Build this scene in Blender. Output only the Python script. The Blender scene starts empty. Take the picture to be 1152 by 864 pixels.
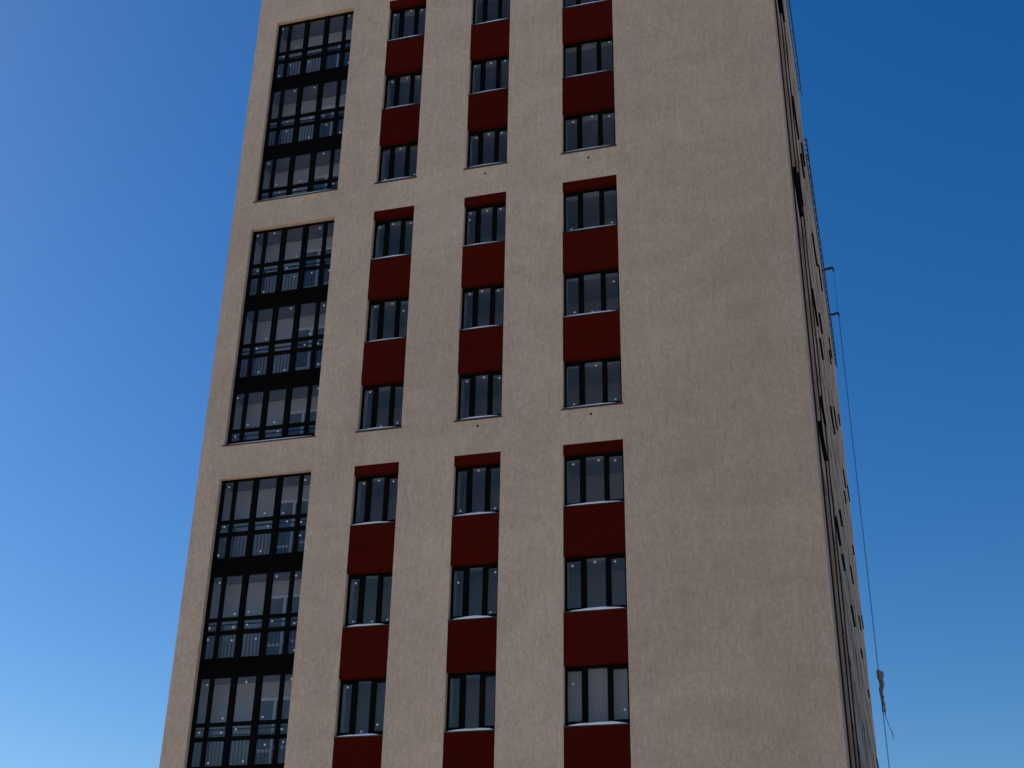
import bpy, bmesh, math, random
from mathutils import Vector, Matrix

random.seed(7)
C = bpy.context.scene
COL = C.collection
R = math.radians

# ------------------------------------------------------------------ camera
Z0 = 9.06                                  # height of the first framed window sill above the ground
F_PX, YAW, PITCH, ROLL = 1481.63, R(-16.30949), R(26.9791), R(1.00954)
cam = bpy.data.cameras.new("camera")
cam.sensor_fit = 'HORIZONTAL'; cam.sensor_width = 36.0
cam.lens = F_PX / 1152 * 36.0
cam.clip_start = 0.1; cam.clip_end = 6000
co = bpy.data.objects.new("camera", cam); COL.objects.link(co)
fw = Vector((math.sin(YAW)*math.cos(PITCH), math.cos(YAW)*math.cos(PITCH), math.sin(PITCH)))
r0 = Vector((math.cos(YAW), -math.sin(YAW), 0)); u0 = r0.cross(fw)
rt = r0*math.cos(ROLL) + u0*math.sin(ROLL); up = -r0*math.sin(ROLL) + u0*math.cos(ROLL)
M = Matrix((rt, up, -fw)).transposed().to_4x4()
M.translation = Vector((14.40088, -32.90693, -7.45859 + Z0))
co.matrix_world = M
C.camera = co

# ------------------------------------------------------------------ light
SUN_AZ, SUN_EL = -80.0, 32.0               # azimuth from +Y towards +X, elevation
wd = bpy.data.worlds.new("World"); C.world = wd; wd.use_nodes = True
nt = wd.node_tree; nt.nodes.clear()
sky = nt.nodes.new('ShaderNodeTexSky'); sky.sky_type = 'NISHITA'; sky.sun_disc = False
sky.sun_elevation = R(SUN_EL); sky.sun_rotation = R(SUN_AZ)
sky.air_density = 1.0; sky.dust_density = 0.5; sky.ozone_density = 3.0; sky.altitude = 100
bg = nt.nodes.new('ShaderNodeBackground'); bg.inputs[1].default_value = 0.116
wo = nt.nodes.new('ShaderNodeOutputWorld')
hsv = nt.nodes.new('ShaderNodeHueSaturation'); hsv.inputs['Saturation'].default_value = 1.38; hsv.inputs['Hue'].default_value = 0.506
nt.links.new(sky.outputs[0], hsv.inputs['Color']); nt.links.new(hsv.outputs[0], bg.inputs[0]); nt.links.new(bg.outputs[0], wo.inputs[0])
sl = bpy.data.lights.new("sun", 'SUN'); sl.energy = 5.0; sl.angle = R(0.5); sl.color = (1.0, 0.84, 0.64)
so = bpy.data.objects.new("sun", sl); COL.objects.link(so)
sd = Vector((math.sin(R(SUN_AZ))*math.cos(R(SUN_EL)), math.cos(R(SUN_AZ))*math.cos(R(SUN_EL)), math.sin(R(SUN_EL))))
so.rotation_euler = (-sd).to_track_quat('-Z', 'Y').to_euler(); so.location = (-40, 20, 90)
C.view_settings.view_transform = 'Standard'; C.view_settings.look = 'None'
C.view_settings.gamma = 1.0; C.view_settings.use_curve_mapping = False
C.view_settings.exposure = 0.0

# ------------------------------------------------------------------ materials
def principled(name, col, rough=0.7, metal=0.0, spec=0.5):
    m = bpy.data.materials.new(name); m.use_nodes = True
    b = m.node_tree.nodes['Principled BSDF']
    b.inputs['Base Color'].default_value = (*col, 1); b.inputs['Roughness'].default_value = rough
    b.inputs['Metallic'].default_value = metal; b.inputs['Specular IOR Level'].default_value = spec
    return m

def noisy(name, col, amt=0.15, scale=(6, 6, 6), rough=0.8, bump=0.0, bump_dist=0.01, col2=None, metal=0.0, spec=0.4, detail=6):
    """base colour varied by an object-space noise, with a matching bump"""
    m = principled(name, col, rough, metal, spec); t = m.node_tree; N = t.nodes; L = t.links
    b = N['Principled BSDF']
    tc = N.new('ShaderNodeTexCoord'); mp = N.new('ShaderNodeMapping'); mp.inputs['Scale'].default_value = scale
    L.new(tc.outputs['Object'], mp.inputs[0])
    n = N.new('ShaderNodeTexNoise'); n.inputs['Scale'].default_value = 1.0; n.inputs['Detail'].default_value = detail
    n.inputs['Roughness'].default_value = 0.62
    L.new(mp.outputs[0], n.inputs['Vector'])
    cr = N.new('ShaderNodeValToRGB'); cr.color_ramp.elements[0].position = 0.3; cr.color_ramp.elements[1].position = 0.7
    a = col2 or tuple(c*(1-amt) for c in col)
    cr.color_ramp.elements[0].color = (*a, 1); cr.color_ramp.elements[1].color = (*[c*(1+amt*.6) for c in col], 1)
    L.new(n.outputs['Fac'], cr.inputs[0]); L.new(cr.outputs[0], b.inputs['Base Color'])
    if bump:
        bp = N.new('ShaderNodeBump'); bp.inputs['Strength'].default_value = bump; bp.inputs['Distance'].default_value = bump_dist
        L.new(n.outputs['Fac'], bp.inputs['Height']); L.new(bp.outputs[0], b.inputs['Normal'])
    return m

def vary(m, lo, hi):
    t = m.node_tree; N = t.nodes; L = t.links; b = N['Principled BSDF']
    src = b.inputs['Base Color'].links[0].from_socket
    oi = N.new('ShaderNodeObjectInfo'); r = N.new('ShaderNodeMapRange'); r.inputs[3].default_value = lo; r.inputs[4].default_value = hi
    L.new(oi.outputs['Random'], r.inputs[0])
    v = N.new('ShaderNodeVectorMath'); v.operation = 'SCALE'; L.new(src, v.inputs[0]); L.new(r.outputs[0], v.inputs['Scale'])
    L.new(v.outputs[0], b.inputs['Base Color']); return m

def stucco(name, col, col_b, fields=False):
    """bark-beetle render: fine vertical grooves, trowel drift and broad faint blotches"""
    m = principled(name, col, 0.92, 0, 0.25); t = m.node_tree; N = t.nodes; L = t.links
    b = N['Principled BSDF']; tc = N.new('ShaderNodeTexCoord')
    def noise(scale, detail, rough=.6, dist=0.0):
        mp = N.new('ShaderNodeMapping'); mp.inputs['Scale'].default_value = scale; L.new(tc.outputs['Object'], mp.inputs[0])
        n = N.new('ShaderNodeTexNoise'); n.inputs['Scale'].default_value = 1; n.inputs['Detail'].default_value = detail
        n.inputs['Roughness'].default_value = rough; n.inputs['Distortion'].default_value = dist
        L.new(mp.outputs[0], n.inputs['Vector']); return n.outputs['Fac']
    def ramp(f, lo, hi, a, bb):
        r = N.new('ShaderNodeMapRange'); r.inputs[1].default_value = lo; r.inputs[2].default_value = hi
        r.inputs[3].default_value = a; r.inputs[4].default_value = bb; L.new(f, r.inputs[0]); return r.outputs[0]
    def mul(a, bb):
        x = N.new('ShaderNodeMath'); x.operation = 'MULTIPLY'; L.new(a, x.inputs[0]); L.new(bb, x.inputs[1]); return x.outputs[0]
    grain = noise((15, 15, 6.5), 5, .75, 1.1)           # vertical grooves, some cm wide
    fine = noise((34, 34, 20), 3, .7); streak = noise((7, 7, 1.1), 4, .65, .6); patch = noise((.32, .32, .5), 6, .7, 1.6)
    drift = noise((.55, .55, .16), 6, .62, .8)       # where one plasterer's day met the next
    lifts = noise((.10, .10, .55), 4, .55, .4)       # scaffold lifts: long level bands
    mask = ramp(noise((.35, .35, .22), 4, .6, .3), .42, .62, .25, 1.0)
    f = mul(mul(ramp(drift, .3, .7, .95, 1.05), ramp(lifts, .3, .7, .97, 1.03)),
            mul(ramp(grain, .30, .70, .77, 1.18), ramp(fine, .3, .7, .95, 1.05)))
    f = mul(f, mul(ramp(streak, .3, .7, .93, 1.06), ramp(patch, .44, .58, .95, 1.03)))
    if fields:                                        # plaster fields finished on different days, with wavy joints between
        sp = N.new('ShaderNodeSeparateXYZ'); L.new(tc.outputs['Object'], sp.inputs[0])
        def step(v, edge, wob, soft, a, bb):
            add = N.new('ShaderNodeMath'); add.operation = 'MULTIPLY_ADD'; add.inputs[1].default_value = wob
            L.new(patch, add.inputs[0]); L.new(v, add.inputs[2]); return ramp(add.outputs[0], edge+wob*.5-soft, edge+wob*.5+soft, a, bb)
        f = mul(f, step(sp.outputs['X'], 8.03, .0, .03, 1.03, .955))
        f = mul(f, mul(step(sp.outputs['Z'], 14.75, .9, .08, .985, 1.015), step(sp.outputs['Z'], 5.6, .9, .08, 1.015, .985)))
        f = mul(f, step(sp.outputs['X'], 10.9, 1.6, .9, 1.0, .955))
    mixc = N.new('ShaderNodeMix'); mixc.data_type = 'RGBA'
    mixc.inputs[6].default_value = (*col, 1); mixc.inputs[7].default_value = (*col_b, 1)
    L.new(ramp(noise((.16, .16, .12), 5, .6, 1.0), .35, .65, 0, 1), mixc.inputs[0])
    hs = N.new('ShaderNodeVectorMath'); hs.operation = 'SCALE'
    L.new(mixc.outputs[2], hs.inputs[0]); L.new(f, hs.inputs['Scale']); L.new(hs.outputs[0], b.inputs['Base Color'])
    bp = N.new('ShaderNodeBump'); bp.inputs['Strength'].default_value = .8; bp.inputs['Distance'].default_value = .02
    L.new(mul(grain, mask), bp.inputs['Height']); L.new(bp.outputs[0], b.inputs['Normal'])
    return m

def glass(name, tint=(.86, .88, .9)):
    m = bpy.data.materials.new(name); m.use_nodes = True; t = m.node_tree; N = t.nodes; L = t.links
    N.remove(N['Principled BSDF'])
    tr = N.new('ShaderNodeBsdfTransparent'); tr.inputs[0].default_value = (*tint, 1)
    gl = N.new('ShaderNodeBsdfGlossy'); gl.inputs['Roughness'].default_value = 0.015; gl.inputs[0].default_value = (.95, .76, .62, 1)
    lw = N.new('ShaderNodeLayerWeight'); lw.inputs[0].default_value = .5
    pw = N.new('ShaderNodeMath'); pw.operation = 'POWER'; pw.inputs[1].default_value = 5; L.new(lw.outputs['Facing'], pw.inputs[0])
    fr = N.new('ShaderNodeMapRange'); fr.inputs[3].default_value = .05; fr.inputs[4].default_value = .9; L.new(pw.outputs[0], fr.inputs[0])
    tc = N.new('ShaderNodeTexCoord'); n = N.new('ShaderNodeTexNoise'); n.inputs['Scale'].default_value = 1.3; n.inputs['Detail'].default_value = 1
    L.new(tc.outputs['Object'], n.inputs['Vector'])
    bp = N.new('ShaderNodeBump'); bp.inputs['Strength'].default_value = .12; bp.inputs['Distance'].default_value = .02
    L.new(n.outputs['Fac'], bp.inputs['Height']); L.new(bp.outputs[0], gl.inputs['Normal'])
    mx = N.new('ShaderNodeMixShader'); L.new(fr.outputs[0], mx.inputs[0]); L.new(tr.outputs[0], mx.inputs[1]); L.new(gl.outputs[0], mx.inputs[2])
    L.new(mx.outputs[0], N['Material Output'].inputs[0])
    return m

MT = {
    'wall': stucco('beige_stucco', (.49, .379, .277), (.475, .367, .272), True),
    'side': stucco('shaded_beige_stucco', (.44, .32, .225), (.39, .29, .21)),  # beige stucco again, shade of the sunless side put into its colour
    'red': noisy('dark_red_render', (.062, .0045, .0014), .18, (5, 5, 2), .9, .25, .008, spec=.04),
    'maroon': noisy('dark_maroon_render', (.035, .012, .010), .25, (5, 5, .4), .9, .2, .01, spec=.05),
    'frame': noisy('black_window_profile', (.003, .003, .003), .1, (3, 3, 3), .7, spec=.04),
    'black': noisy('black_spandrel_sheet', (.003, .0028, .0028), .15, (2, 2, 2), .8, spec=.03),
    'tin': noisy('dark_sill_tin', (.035, .030, .029), .2, (4, 4, 4), .55, metal=0.0, spec=.4),
    'snow': noisy('snow', (.88, .84, .77), .06, (9, 9, 9), .9, .4, .02),
    'plaster': noisy('white_reveal', (.62, .62, .62), .05, (3, 3, 3), .9),
    'room': noisy('bare_room_plaster', (.66, .60, .57), .12, (1.2, 1.2, 1.2), .95),
    'loggia': noisy('loggia_plaster', (.60, .555, .54), .06, (1.5, 1.5, 1.5), .95),
    'ceiling': noisy('unpainted_ceiling', (.56, .52, .50), .1, (1, 1, 1), .95),
    'slab': noisy('grey_slab', (.24, .23, .235), .12, (2, 2, 2), .9),
    'glass': glass('window_glass'),
    'sticker': principled('white_sticker', (.62, .61, .60), .6),
    'white': principled('white_plastic_frame', (.84, .83, .82), .5),
    'steel': noisy('dark_steel', (.018, .019, .022), .3, (8, 8, 8), .6, spec=.2),
    'galv': noisy('dull_galvanised_steel', (.035, .037, .042), .25, (6, 6, 6), .6),
    'beam': noisy('black_painted_beam', (.018, .016, .018), .3, (6, 6, 6), .6),
    'rope': noisy('grey_rope', (.06, .06, .065), .3, (20, 20, 20), .9),
    'cloth': noisy('dirty_sacking', (.34, .29, .25), .45, (9, 9, 9), .95, .5, .03, col2=(.17, .145, .125)),
    'curtain': noisy('beige_curtain', (.42, .345, .29), .12, (14, 14, .6), .95),
    'ground': noisy('trodden_snow', (.80, .74, .66), .1, (.25, .25, .25), .95, .5, .1, col2=(.60, .54, .47)),
    'roofing': noisy('bitumen_roofing', (.05, .05, .05), .2, (1, 1, 1), .9),
}

vary(MT['red'], .82, 1.08); vary(MT['room'], .8, 1.15)

# ------------------------------------------------------------------ mesh helpers
def box(bm, x0, x1, y0, y1, z0, z1):
    v = [bm.verts.new(p) for p in ((x0,y0,z0),(x1,y0,z0),(x1,y1,z0),(x0,y1,z0),(x0,y0,z1),(x1,y0,z1),(x1,y1,z1),(x0,y1,z1))]
    for f in ((3,2,1,0),(4,5,6,7),(0,1,5,4),(1,2,6,5),(2,3,7,6),(3,0,4,7)):
        bm.faces.new([v[i] for i in f])

def tube(bm, pts, rad, n=8, cap=True):
    pts = [Vector(p) for p in pts]; rings = []
    rads = rad if isinstance(rad, (list, tuple)) else [rad]*len(pts)
    for i, p in enumerate(pts):
        d = (pts[min(i+1, len(pts)-1)] - pts[max(i-1, 0)]).normalized()
        a = d.cross(Vector((0, 0, 1)) if abs(d.z) < .9 else Vector((0, 1, 0))).normalized(); b = d.cross(a)
        rings.append([bm.verts.new(p + (a*math.cos(2*math.pi*k/n) + b*math.sin(2*math.pi*k/n))*rads[i]) for k in range(n)])
    for i in range(len(rings)-1):
        for k in range(n):
            bm.faces.new((rings[i][k], rings[i][(k+1) % n], rings[i+1][(k+1) % n], rings[i+1][k]))
    if cap:
        bm.faces.new(rings[0][::-1]); bm.faces.new(rings[-1])

def mesh_of(name, bm, mat, smooth=False):
    bmesh.ops.recalc_face_normals(bm, faces=bm.faces)
    me = bpy.data.meshes.new(name); bm.to_mesh(me); bm.free()
    for m in (mat if isinstance(mat, (list, tuple)) else [mat]): me.materials.append(m)
    if smooth:
        for p in me.polygons: p.use_smooth = True
    return me

def put(name, me, parent=None, loc=(0, 0, 0), rz=0.0):
    o = bpy.data.objects.new(name, me); COL.objects.link(o)
    o.location = loc; o.rotation_euler = (0, 0, rz)
    if parent: o.parent = parent
    return o

def thing(o, label, cat, group=None):
    o['label'] = label; o['category'] = cat
    if group: o['group'] = group
    return o

def empty(name, loc=(0, 0, 0)):
    o = bpy.data.objects.new(name, None); COL.objects.link(o); o.location = loc; o.empty_display_size = 2
    return o

def wall_sheet(bm, P, u0, u1, z0, z1, holes, depth):
    """outer skin of a facade with openings; P(u, d, z) maps facade coords (d = depth inwards) to space"""
    us = sorted({u0, u1, *[h[0] for h in holes], *[h[1] for h in holes]})
    zs = sorted({z0, z1, *[h[2] for h in holes], *[h[3] for h in holes]})
    V = {}
    def vert(u, z):
        k = (round(u, 4), round(z, 4))
        if k not in V: V[k] = bm.verts.new(P(u, 0, z))
        return V[k]
    for i in range(len(us)-1):
        for j in range(len(zs)-1):
            uc, zc = (us[i]+us[i+1])/2, (zs[j]+zs[j+1])/2
            if any(h[0] < uc < h[1] and h[2] < zc < h[3] for h in holes): continue
            bm.faces.new((vert(us[i], zs[j]), vert(us[i+1], zs[j]), vert(us[i+1], zs[j+1]), vert(us[i], zs[j+1])))
    for (a, b, c, d) in holes:
        for (p, q) in (((a, c), (b, c)), ((b, c), (b, d)), ((b, d), (a, d)), ((a, d), (a, c))):
            bm.faces.new([bm.verts.new(P(p[0], 0, p[1])), bm.verts.new(P(q[0], 0, q[1])),
                          bm.verts.new(P(q[0], depth, q[1])), bm.verts.new(P(p[0], depth, p[1]))])

# ------------------------------------------------------------------ ground
bm = bmesh.new(); S = 3000
bm.faces.new([bm.verts.new(p) for p in ((-S,-S,0),(S,-S,0),(S,S,0),(-S,S,0))])
g = put('ground', mesh_of('ground', bm, MT['ground'])); g['kind'] = 'structure'

# ------------------------------------------------------------------ window kit (local: x along facade, y inwards, z up from the sill)
HEAD, TOP = 1.59, 1.876        # lintel and top of the red band above the sill
REC = 0.18                     # frame set-back
def window_meshes(w):
    side = (w - .10 - .28) * .305 ; mid = (w - .10 - .28) - 2*side
    x = .05; cols = []
    for k, pw in enumerate((side, mid, side)):
        cols.append((x, x+pw)); x += pw + .14
    y0, y1 = REC, REC+.07; h = HEAD
    bm = bmesh.new()
    zb = .05
    box(bm, .0, cols[0][0], y0, y1, .03, h-.002); box(bm, cols[2][1], w, y0, y1, .03, h-.002)
    for a, b in ((cols[0][1], cols[1][0]), (cols[1][1], cols[2][0])): box(bm, a, b, y0, y1, .03, h-.002)
    for k, (a, b) in enumerate(cols):
        e = .055 if k != 1 else 0.0
        box(bm, a, b, y0+.001, y1-.001, .03, zb+.045+e); box(bm, a, b, y0+.001, y1-.001, h-.06-e, h-.003)
    for a, b in ((cols[0][0], cols[0][1]), (cols[2][0], cols[2][1])):           # opening sashes stand proud
        for p, q in ((a, a+.018), (b-.018, b)): box(bm, p, q, y0-.012, y0+.0005, .16, h-.12)
    for a, b in (cols[0], cols[2]):
        box(bm, a-.02, b+.02, y0-.0122, y0+.0005, .10, .16); box(bm, a-.02, b+.02, y0-.0122, y0+.0005, h-.12, h-.065)
    frame = mesh_of('window', bm, MT['frame'])
    bm = bmesh.new()
    for a, b in cols: box(bm, a, b, y0+.03, y0+.04, .09, h-.055)
    pane = mesh_of('pane', bm, MT['glass'])
    bm = bmesh.new()                                                           # sill tin: sloping sheet with a folded nose
    v = [(-.0, REC, .032), (-.0, -.035, .012), (-.0, -.035, -.018), (-.0, -.030, -.018), (-.0, -.030, .005), (-.0, REC, .022)]
    A = [bm.verts.new((.003, p[1], p[2])) for p in v]; B = [bm.verts.new((w-.003, p[1], p[2])) for p in v]
    for i in range(6): bm.faces.new((A[i], A[(i+1) % 6], B[(i+1) % 6], B[i]))
    bm.faces.new(A); bm.faces.new(B[::-1])
    sill = mesh_of('sill', bm, MT['tin'])
    bm = bmesh.new()                                                           # reveal, then the room behind
    ya, yb, yc = y1, y1+.36, 2.3
    def quad(*p): return bm.faces.new([bm.verts.new(q) for q in p])
    for p, q in (((0, .03), (w, .03)), ((w, .03), (w, h)), ((w, h), (0, h)), ((0, h), (0, .03))):
        quad((p[0], ya, p[1]), (q[0], ya, q[1]), (q[0], yb, q[1]), (p[0], yb, p[1]))
    nrev = 4
    X0, X1, Za, Zb = -.45, w+.45, -.82, 1.86
    for f in (((X0,yb,Za),(0,yb,Za),(0,yb,Zb),(X0,yb,Zb)), ((w,yb,Za),(X1,yb,Za),(X1,yb,Zb),(w,yb,Zb)),
              ((0,yb,Za),(w,yb,Za),(w,yb,.03),(0,yb,.03)), ((0,yb,h),(w,yb,h),(w,yb,Zb),(0,yb,Zb)),
              ((X0,yc,Za),(X1,yc,Za),(X1,yc,Zb),(X0,yc,Zb)), ((X0,yb,Za),(X0,yc,Za),(X0,yc,Zb),(X0,yb,Zb)),
              ((X1,yb,Za),(X1,yc,Za),(X1,yc,Zb),(X1,yb,Zb)), ((X0,yb,Za),(X1,yb,Za),(X1,yc,Za),(X0,yc,Za)),
              ((X0,yb,Zb),(X1,yb,Zb),(X1,yc,Zb),(X0,yc,Zb))): quad(*f)
    NF = len(bm.faces)
    bm.faces.ensure_lookup_table()
    for i, f in enumerate(bm.faces): f.material_index = 0 if i < nrev else (2 if i == NF-1 else 1)
    room = mesh_of('room', bm, [MT['plaster'], MT['room'], MT['ceiling']])
    return dict(frame=frame, pane=pane, sill=sill, room=room, cols=cols, w=w)

def snow_mesh(w, height, x0f, x1f, seed):
    rr = random.Random(seed); bm = bmesh.new(); n = 22; m = 5; rows = []
    ph = rr.random()*6; pk = rr.uniform(.35, .65)
    for i in range(n+1):
        t = i/n; x = w*(x0f + (x1f-x0f)*t)
        s = max(0.0, 1 - abs((t-pk)/(pk if t < pk else 1-pk))**2.2)
        hh = .006 + height*(s**.75)*(1+.10*math.sin(9*t+ph)+.06*math.sin(23*t+2*ph))
        row = [bm.verts.new((x, -.030, .014))]
        for j in range(m+1):
            q = j/m; y = -.026 + (REC-.006+.026)*q
            row.append(bm.verts.new((x, y, .016 + .017*q + hh*(.62+.38*math.sin(math.pi*.5*min(1, q*1.6+.15))))))
        rows.append(row)
    for i in range(n):
        for j in range(m+1):
            bm.faces.new((rows[i][j], rows[i+1][j], rows[i+1][j+1], rows[i][j+1]))
    for r_ in (rows[0], rows[-1]):
        bm.faces.new(r_)
    return mesh_of('snow', bm, MT['snow'], True)

bm = bmesh.new(); tube(bm, [(0, 0, 0), (0, .004, 0)], .031, 12); STK = mesh_of('sticker', bm, MT['sticker'])

def red_panel(w, h, name='red_panel'):
    bm = bmesh.new(); box(bm, .001, w-.001, .004, .30, 0, h); return mesh_of(name, bm, MT['red'])

SPAN = 3.0 - HEAD - .02
WIN = {}; PANEL = {}
def kit(w):
    k = round(w, 2)
    if k not in WIN:
        WIN[k] = window_meshes(k); PANEL[k] = (red_panel(k, SPAN), red_panel(k, TOP-HEAD))
    return WIN[k]

def place_window(root, base, rz, w, tin=True, marks=None, snow=None, curtain=False):
    """base: lower left corner of the opening in the tower's space"""
    K = kit(w)
    o = put('window', K['frame'], root, base, rz)
    put('pane', K['pane'], o); put('room', K['room'], o)
    if tin: put('sill', K['sill'], o)
    if snow is not None: put('snow', snow, o)
    if marks:
        for k, s in enumerate(marks):
            a, b = K['cols'][k]
            for ch in s:
                rr = random.random()
                z = {'t': HEAD-.20-.05*rr, 'm': HEAD-.42-.1*rr, 'b': .21+.06*rr, 'B': .33+.1*rr}[ch]
                if k == 1: z += .05 if ch in 'tm' else -.04
                put('sticker', STK, o, (a + (b-a)*random.uniform(.28, .72), REC+.024, z))
    if curtain:
        bm = bmesh.new(); n = 60
        x0, x1 = K['cols'][0][0]-.1, K['cols'][2][1]+.05
        top = []; bot = []
        for i in range(n+1):
            x = x0+(x1-x0)*i/n; y = REC+.25+.008*math.sin(i*.55)+.012*math.sin(i*.21)
            top.append(bm.verts.new((x, y, HEAD-.03))); bot.append(bm.verts.new((x, y, .05)))
        for i in range(n): bm.faces.new((bot[i], bot[i+1], top[i+1], top[i]))
        put('curtain', mesh_of('curtain', bm, MT['curtain'], True), o)
        o['label'] = 'window with a pale beige curtain drawn behind all three panes'
    return o

# ------------------------------------------------------------------ loggia kit (local: x from the left jamb, y inwards, z from the sill level)
LW = 3.0; LREC = .152
LX = [(.105, .395), (.515, 1.055), (1.225, 1.825), (2.005, 2.555), (2.675, 2.965)]
LROWS = [(.60, 1.845), (.205, .49), (-.58, .09)]
def loggia_meshes(low, capped):
    y0, y1 = LREC, LREC+.08
    rows = LROWS if low else LROWS[:2]
    zb = -.62 if low else .012; zt = 1.90 if capped else 1.872
    bm = bmesh.new(); xr = LW+.06; xl = -.03
    edges = [xl, LX[0][0]] + [e for a, b in zip(LX[:-1], LX[1:]) for e in (a[1], b[0])] + [LX[-1][1], xr]
    for i in range(0, len(edges), 2):
        thick = .03 if i in (4, 6) else 0.0                                    # main mullions are deeper
        box(bm, edges[i], edges[i+1], y0-thick*0.5, y1, zb, zt)
    zed = [zb, rows[-1][0]] + ([] if not low else [rows[2][1], rows[1][0]]) + [rows[1][1], rows[0][0], rows[0][1], zt]
    for a, b in LX:
        for i in range(0, len(zed), 2):
            box(bm, a, b, y0+.002, y1-.002, zed[i]+.001, zed[i+1]-.001)
    frame = mesh_of('loggia_glazing', bm, MT['frame'])
    bm = bmesh.new()
    for a, b in LX:
        for c, d in rows: box(bm, a, b, y0+.03, y0+.042, c, d)
    pane = mesh_of('pane', bm, MT['glass'])
    # the loggia room
    bm = bmesh.new()
    X0, X1, Y0, Y1, Za, Zb = -.12, LW+.12, y1+.002, LREC+.86, -.98, 1.885
    def quad(mi, *p):
        f = bm.faces.new([bm.verts.new(q) for q in p]); f.material_index = mi
    quad(0, (X0,Y1,Za),(X1,Y1,Za),(X1,Y1,Zb),(X0,Y1,Zb)); quad(0, (X0,Y0,Za),(X0,Y1,Za),(X0,Y1,Zb),(X0,Y0,Zb))
    quad(0, (X1,Y0,Za),(X1,Y1,Za),(X1,Y1,Zb),(X1,Y0,Zb)); quad(1, (X0,Y0,Za),(X1,Y0,Za),(X1,Y1,Za),(X0,Y1,Za))
    quad(1, (X0,Y0,Zb),(X1,Y0,Zb),(X1,Y1,Zb),(X0,Y1,Zb))
    room = mesh_of('room', bm, [MT['loggia'], MT['slab']])
    bm = bmesh.new()                                                           # safety railing behind the glass
    yr = LREC+.20; zr = .44
    box(bm, .02, LW+.02, yr-.02, yr+.02, zr-.02, zr+.02); box(bm, .02, LW+.02, yr-.012, yr+.012, zr-.17, zr-.145); box(bm, .02, LW+.02, yr-.015, yr+.015, -.86, -.83)
    n = 26
    for i in range(n+1):
        x = .04 + (LW-.04)*i/n; box(bm, x-.008, x+.008, yr-.008, yr+.008, -.83, zr-.17)
    for x in (.5, 1.15, 1.92, 2.62): box(bm, x-.02, x+.02, yr-.019, yr+.019, -.97, zr-.02)
    rail = mesh_of('railing', bm, MT['beam'])
    bm = bmesh.new()                                                           # balcony door with side window on the back wall
    yb = Y1-.004
    D = 1.46                                                                   # left edge of the door set
    box(bm, D, D+1.2, yb-.05, yb, 1.34, 1.42); box(bm, D, D+.06, yb-.05, yb, -.95, 1.339); box(bm, D+.58, D+.66, yb-.05, yb, -.95, 1.339); box(bm, D+1.14, D+1.2, yb-.05, yb, -.95, 1.339)
    box(bm, D+.061, D+.579, yb-.05, yb, -.1, -.02); box(bm, D+.661, D+1.139, yb-.05, yb, -.02, .06)
    door = mesh_of('balcony_door', bm, MT['white'])
    bm = bmesh.new()
    box(bm, D+.061, D+.579, yb-.02, yb-.004, -.019, 1.338); box(bm, D+.661, D+1.139, yb-.02, yb-.004, .061, 1.338)
    box(bm, D+.061, D+.579, yb-.02, yb-.004, -.95, -.101); box(bm, D+.661, D+1.139, yb-.02, yb-.004, -.95, -.021)
    dpane = mesh_of('door_glass', bm, noisy('dim_door_glass', (.20, .185, .18), .25, (3, 3, 1), .25, spec=.3))
    return dict(frame=frame, pane=pane, room=room, rail=rail, door=door, dpane=dpane, rows=rows)
LOG = {}
def place_loggia(root, base, rz, low, capped, marks=True):
    key = (low, capped)
    if key not in LOG: LOG[key] = loggia_meshes(low, capped)
    K = LOG[key]
    o = put('loggia_glazing', K['frame'], root, base, rz)
    put('pane', K['pane'], o); put('room', K['room'], o); put('railing', K['rail'], o)
    put('balcony_door', K['door'], o); put('door_glass', K['dpane'], o)
    if marks:
        for (a, b) in LX:
            for ri, (c, d) in enumerate(K['rows']):
                if random.random() < (.75, .45, .6)[ri]:
                    x = a + (b-a)*random.choice((.22, .5, .75)); hi = random.random() < .55
                    z = (d-.10-.08*random.random()) if hi else (c+.08+.06*random.random())
                    if ri == 1: z = c+(d-c)*random.uniform(.3, .7)
                    put('sticker', STK, o, (x, LREC+.022, z))
    return o
bm = bmesh.new(); box(bm, -.02, LW+.05, LREC+.004, LREC+.10, 1.872, 2.38); 
box(bm, -.02, LW+.05, LREC-.02, LREC+.0035, 2.30, 2.34); SPB = mesh_of('black_panel', bm, MT['black'])

def sill_strip(w):
    bm = bmesh.new()
    box(bm, -.05, w+.03, -.045, .0-.003, -.022, .004); box(bm, 0.002, w-.002, -.003, .15, -.002, .006)
    return mesh_of('band_sill', bm, MT['tin'])

# ------------------------------------------------------------------ roof railing
def railing(bm, pts, out, h=1.1, step=1.5, r=.022, rails=(1.0, .55, .12)):
    for (a, b) in zip(pts[:-1], pts[1:]):
        a = Vector(a); b = Vector(b); L = (b-a).length; n = max(1, round(L/step))
        for f in rails: tube(bm, [a+Vector((0, 0, h*f)), b+Vector((0, 0, h*f))], r*(1.2 if f == 1.0 else .9), 6)
        for i in range(n+1):
            p = a.lerp(b, i/n); tube(bm, [p+Vector((0, 0, -.35)), p+Vector((0, 0, h))], r, 6)

# ------------------------------------------------------------------ front tower
eL, eR, DEP, ROOF = -5.127, 13.232, 25.0, 39.05
LEVELS = range(-1, 9)
ZB = -Z0
T1 = thing(empty('apartment_tower', (0, 0, Z0)),
           'tall beige front tower with dark red strips between windows and black glazed loggias at left', 'apartment building')
T1['kind'] = 'thing'
cols = [('c1', 0.0, 1.39), ('c2', 3.082, 1.39), ('c3', 6.303, 1.72)]
BANDS = [(-3, 2), (3, 5), (6, 8)]
SBANDS = BANDS + [(9, 11)]
wall = bmesh.new()
Pf = lambda u, d, z: (u, d, z)
Ps = lambda u, d, z: (eR-d, u, z)
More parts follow.
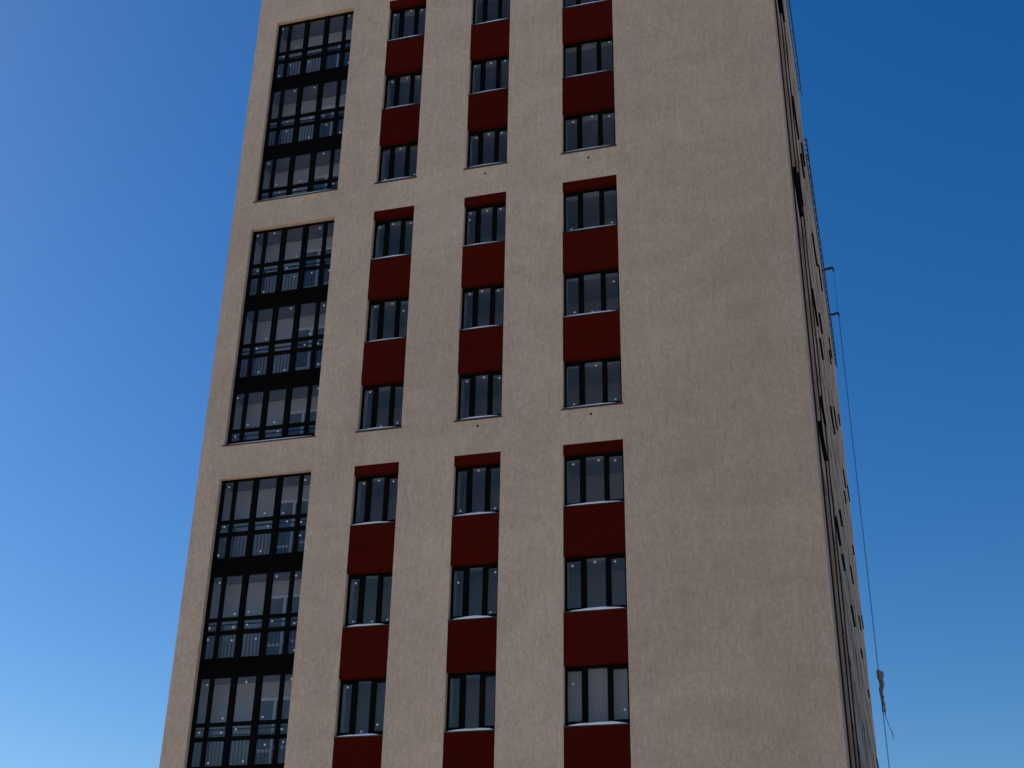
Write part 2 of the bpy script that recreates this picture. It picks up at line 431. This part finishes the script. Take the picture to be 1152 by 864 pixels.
# the holes run the full height of each strip; red panels and windows fill them
holes = []
for _, u, w in cols:
    for b0, b1 in BANDS:
        holes.append((u, u+w, max(b0, -1)*3.0 - (1.53 if b0 < 0 else 0), b1*3.0+TOP))
for b0, b1 in BANDS:
    holes.append((-4.375, -1.375, max(b0, -1)*3.0 - (.6 if b0 < 0 else 0), b1*3.0+1.904))
wall_sheet(wall, Pf, eL, eR, ZB, ROOF, holes, .15)
side_cols = [(7.1, 2.1), (10.3, 2.8), (14.2, 1.75), (17.5, 1.75), (20.5, 2.9)]
SL0 = 2.6
holes2 = [(u, u+w, k*3.0, k*3.0+HEAD) for u, w in side_cols for k in range(-1, 12)]
for b0, b1 in SBANDS: holes2.append((SL0, SL0+LW, max(b0, -1)*3.0 - (.6 if b0 < 0 else 0), b1*3.0+1.904))
wside = bmesh.new()
wall_sheet(wside, Ps, 0, DEP, ZB, ROOF, holes2, .15)
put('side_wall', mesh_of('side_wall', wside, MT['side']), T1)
wall_sheet(wall, lambda u, d, z: (eR+eL-u, DEP-d, z), eL, eR, ZB, ROOF, [], .1)
wall_sheet(wall, lambda u, d, z: (eL+d, DEP-u, z), 0, DEP, ZB, ROOF, [], .1)
bmesh.ops.remove_doubles(wall, verts=wall.verts, dist=1e-4)
put('wall', mesh_of('wall', wall, MT['wall']), T1)
bm = bmesh.new(); box(bm, eL+.02, eR-.02, .02, DEP-.02, ROOF-1.2, ROOF-.9)
rf = put('roof', mesh_of('roof', bm, MT['roofing']), T1)
bm = bmesh.new()
for a in ((eL-.04, eR+.04, -.04, .36), (eL-.04, eR+.04, DEP-.36, DEP+.04), (eL-.04, eL+.36, .361, DEP-.361), (eR-.36, eR+.04, .361, DEP-.361)):
    box(bm, *a, ROOF-.02, ROOF+.03)
put('parapet_cap', mesh_of('parapet_cap', bm, MT['tin']), rf)
bm = bmesh.new()
o_ = .13
railing(bm, [(eR+o_, -o_, ROOF), (eR+o_, DEP+.1, ROOF), (eL-o_, DEP+.1, ROOF), (eL-o_, -o_, ROOF), (eR+o_, -o_, ROOF)], 0, h=1.15, step=2.5)
put('roof_railing', mesh_of('roof_railing', bm, MT['steel']), rf)

MARKS = {
 ('c1', 8): ('t','t','t'), ('c1', 7): ('t','t','t'), ('c1', 6): ('b','t','b'), ('c1', 5): ('t','t','t'), ('c1', 4): ('t','t','m'),
 ('c1', 3): ('t','b','b'), ('c1', 2): ('t','t','t'), ('c1', 1): ('bt','b','b'), ('c1', 0): ('t','b','B'),
 ('c2', 8): ('','',''), ('c2', 7): ('t','tb','t'), ('c2', 6): ('t','t','t'), ('c2', 5): ('tm','t','t'), ('c2', 4): ('t','t','t'),
 ('c2', 3): ('t','t','t'), ('c2', 2): ('b','t','b'), ('c2', 1): ('m','','tb'), ('c2', 0): ('','',''),
 ('c3', 8): ('b','b',''), ('c3', 7): ('','','t'), ('c3', 6): ('t','t','t'), ('c3', 5): ('b','','b'), ('c3', 4): ('b','b','m'),
 ('c3', 3): ('b','t','b'), ('c3', 2): ('t','t','t'), ('c3', 1): ('t','t','t'), ('c3', 0): ('m','','B'),
}
BSILL = {}
for name, u, w in cols:
    for b0, b1 in BANDS:
        for k in range(max(b0, -1), b1+1):
            kit(w)
            hgt = (.07 if k < 3 else .042) * random.uniform(.7, 1.2)
            sx = random.uniform(.02, .12), random.uniform(.88, .98)
            place_window(T1, (u, 0, k*3.0), 0, w, True, MARKS.get((name, k)), snow_mesh(w, hgt, sx[0], sx[1], hash((name[1], k)) if False else 31*k+int(name[1])), curtain=(name == 'c3' and k == 0))
            put('red_panel', PANEL[round(w, 2)][1 if k == b1 else 0], T1, (u, 0, k*3.0+HEAD))
        if b0 < 0: put('red_panel', PANEL[round(w, 2)][0], T1, (u, 0, -3.0-SPAN-.02))
        else:
            if w not in BSILL: BSILL[w] = sill_strip(w)
            put('band_sill', BSILL[w], T1, (u, 0, b0*3.0-.02))
for b0, b1 in BANDS:
    for k in range(max(b0, -1), b1+1):
        place_loggia(T1, (-4.375, 0, k*3.0), 0, k != b0, k == b1)
        if k < b1: put('black_panel', SPB, T1, (-4.375, 0, k*3.0))
    if b0 >= 0:
        if LW not in BSILL: BSILL[LW] = sill_strip(LW)
        s_ = put('band_sill', BSILL[LW], T1, (-4.375, 0, b0*3.0))
        put('snow', snow_mesh(LW, .03, .05, .97, 77+b0), s_)
for x, z in ((3.755, 17.70), (7.14, 17.69), (3.755, 8.76), (7.12, 8.75)):
    bm = bmesh.new(); tube(bm, [(0, -.012, 0), (0, .01, 0)], .034, 10)
    put('drain_hole', mesh_of('drain_hole', bm, MT['frame']), T1, (x, 0, z))

# side facade of the front tower
bm = bmesh.new(); box(bm, -.05, LW-.2, -.12, -.003, -.05, .004); box(bm, .002, LW-.002, -.003, .15, -.002, .006)
DEEP = mesh_of('band_sill', bm, MT['black'])
LEDGE = {}
def ledge(w):
    if w not in LEDGE:
        q = bmesh.new(); box(q, -.04, w+.04, -.085, -.003, -.04, .004); box(q, .002, w-.002, -.003, .15, -.002, .006)
        LEDGE[w] = mesh_of('band_sill', q, MT['black'])
    return LEDGE[w]
H90 = math.pi/2
for u, w in side_cols:
    for b0, b1 in SBANDS:
        for k in range(max(b0, -1), b1+1):
            place_window(T1, (eR, u, k*3.0), H90, w, False)
        if b0 >= 0:
            put('band_sill', ledge(w), T1, (eR, u, (b0 + int(u) % 2)*3.0-.02), H90)
for b0, b1 in SBANDS:
    for k in range(max(b0, -1), b1+1):
        place_loggia(T1, (eR, SL0, k*3.0), H90, k != b0, k == b1, False)
        if k < b1: put('black_panel', SPB, T1, (eR, SL0, k*3.0), H90)
    if b0 >= 0: put('band_sill', DEEP, T1, (eR, SL0, b0*3.0), H90)

for y, w in ((1.75, .42), (5.95, .4), (9.6, .25)):               # dark maroon bands running the full height of the side wall
    bm = bmesh.new(); box(bm, -.003, .035, 0, w, ZB+.5, ROOF-.6)
    put('dark_strip', mesh_of('dark_strip', bm, MT['maroon']), T1, (eR+.004, y, 0))

# ------------------------------------------------------------------ tower behind, joined by a set-back link
B0, B1, XB = 31.0, 57.5, 13.13
T2 = thing(empty('apartment_tower', (0, B0, Z0)),
           'second tower beyond a gap behind the front one, seen as a thin sliver', 'apartment building')
T2['kind'] = 'thing'
bcols = [(2.2, 2.9), (7.0, 1.75), (11.0, 2.8), (16.0, 1.75), (21.0, 2.9)]
wb = bmesh.new()
PsB = lambda u, d, z: (XB-d, u, z)
holes3 = [(u, u+w, k*3.0, k*3.0+HEAD) for u, w in bcols for k in range(-1, 12)]
LB = B1-B0
wall_sheet(wb, PsB, 0, LB, ZB, ROOF, holes3, .15)
wall_sheet(wb, lambda u, d, z: (u, d, z), eL, XB, ZB, ROOF, [], .1)
wall_sheet(wb, lambda u, d, z: (XB+eL-u, LB-d, z), eL, XB, ZB, ROOF, [], .1)
wall_sheet(wb, lambda u, d, z: (eL+d, LB-u, z), 0, LB, ZB, ROOF, [], .1)
bmesh.ops.remove_doubles(wb, verts=wb.verts, dist=1e-4)
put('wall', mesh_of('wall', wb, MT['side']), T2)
bm = bmesh.new(); box(bm, eL+1.5, XB-1.5, -(B0-DEP)+.02, -.02, ZB, ROOF-1.5)
put('link_block', mesh_of('link_block', bm, MT['side']), T2)
bm = bmesh.new(); box(bm, eL+.02, XB-.02, .02, LB-.02, ROOF-1.2, ROOF-.9)
rf2 = put('roof', mesh_of('roof', bm, MT['roofing']), T2)
bm = bmesh.new()
for a in ((eL-.04, XB+.06, -.06, .36), (eL-.04, XB+.06, LB-.36, LB+.04), (eL-.04, eL+.36, .361, LB-.361), (XB-.36, XB+.06, .361, LB-.361)):
    box(bm, *a, ROOF-.04, ROOF+.04)
put('parapet_cap', mesh_of('parapet_cap', bm, MT['tin']), rf2)
bm = bmesh.new()
railing(bm, [(XB+.13, -.05, ROOF), (XB+.13, LB, ROOF), (eL-.1, LB, ROOF), (eL-.1, -.05, ROOF), (XB+.13, -.05, ROOF)], 0, h=1.15, step=.9, r=.036, rails=(1.0, .66, .33, .05))
put('roof_railing', mesh_of('roof_railing', bm, MT['galv']), rf2)
for u, w in bcols:
    for b0, b1 in SBANDS:
        for k in range(max(b0, -1), b1+1):
            place_window(T2, (XB, u, k*3.0), H90, w, False)
        if b0 >= 0:
            put('band_sill', ledge(w), T2, (XB, u, (b0 + int(u) % 3)*3.0-.02), H90)

# ------------------------------------------------------------------ hoist beams, ropes, the knotted sacking
def hoist(y, label):
    t = thing(empty('roof_hoist', (XB, y, Z0+ROOF)), label, 'hoist', 'hoists on the roof edge')
    bm = bmesh.new()
    pts = [(-2.6, 0, .30), (.05, 0, .36), (.62, 0, .44), (.70, 0, .42), (.735, 0, .34)]
    tube(bm, pts, [.075, .075, .085, .10, .07], 8); put('arm', mesh_of('arm', bm, MT['beam'], True), t)
    bm = bmesh.new(); tube(bm, [(.735, 0, .36), (.745, 0, .10)], [.06, .035], 8); put('pulley', mesh_of('pulley', bm, MT['beam']), t)
    bm = bmesh.new()
    for s in (-.35, .35): tube(bm, [(-.5, s, -.9), (-.5, 0, .33)], .035, 6)
    tube(bm, [(-.5, 0, .33), (-2.4, 0, -.9)], .03, 6); put('trestle', mesh_of('trestle', bm, MT['steel']), t)
    bm = bmesh.new(); box(bm, -2.75, -2.35, -.25, .25, -.9, .24); put('counterweight', mesh_of('counterweight', bm, MT['slab']), t)
    bm = bmesh.new(); tube(bm, [(.62, 0, .36), (-.2, 0, .10)], .012, 5); put('stay', mesh_of('stay', bm, MT['rope']), t)
    return t
hoist(44.4, 'black roof hoist beam nearer the front tower, upper of the two in the photo')
hoist(50.6, 'black roof hoist beam farther along the rear roof, lower one, above the sacking')
def rope(y, z1, label, sway):
    bm = bmesh.new(); n = 40; top = ROOF+.1
    pts = [(XB+.745+sway*math.sin(math.pi*i/n), y+.02*math.sin(7*i/n), Z0+top+(z1-top)*i/n) for i in range(n+1)]
    tube(bm, pts, .0115, 6); o = put('rope', mesh_of('rope', bm, MT['rope'], True))
    return thing(o, label, 'rope', 'ropes hanging from the hoist beams')
rope(44.4, -8.9, 'thin dark rope hanging from the upper hoist beam past the rear wall', 0.0)
rope(50.6, -8.9, 'thin dark rope with the knotted sacking tied round it', 0.0)
bm = bmesh.new(); rr = random.Random(5); kx, ky = XB+.745, 50.6
for s in range(6):
    n = 26; pts = []; rd = []; ph = rr.random()*6.3; top = 14.1 - .15*rr.random(); bot = 11.3 + .5*rr.random()
    for i in range(n+1):
        t = i/n; a = ph + t*(5+2*s); rad = (.085*(1-.65*t) + .02)*(1+.5*math.sin(11*t+ph))
        pts.append((kx+.03+rad*math.cos(a)+.03*math.sin(6*t+s), ky+rad*math.sin(a), Z0+top+(bot-top)*t))
        rd.append(max(.012, (.06*(1-.75*t)+.015)*(1+.55*math.sin(17*t+2*ph)*(1-t*.5)+.25*(rr.random()-.5))))
    tube(bm, pts, rd, 7)
for (dx, dz, b) in ((.0, .05, .10), (.05, -.22, .085), (.02, -.5, .08), (.05, -.95, .07), (.07, -1.4, .06)):   # the lumps of the knots
    q = bmesh.ops.create_icosphere(bm, subdivisions=2, radius=b)
    for v in q['verts']:
        v.co = Vector((v.co.x*(1+.3*rr.random()), v.co.y, v.co.z*(1.5+.4*rr.random()))) + Vector((kx+dx, ky, Z0+13.6+dz))
tube(bm, [(kx+.06, ky, Z0+11.9), (kx+.12, ky, Z0+11.1), (kx+.28, ky, Z0+10.5), (kx+.40, ky, Z0+10.15), (kx+.43, ky, Z0+9.8)], [.03, .022, .02, .028, .012], 6)
o = put('knotted_sacking', mesh_of('knotted_sacking', bm, MT['cloth'], True))
thing(o, 'ragged dirty beige sacking knotted round the hanging rope with a loose tail', 'cloth')
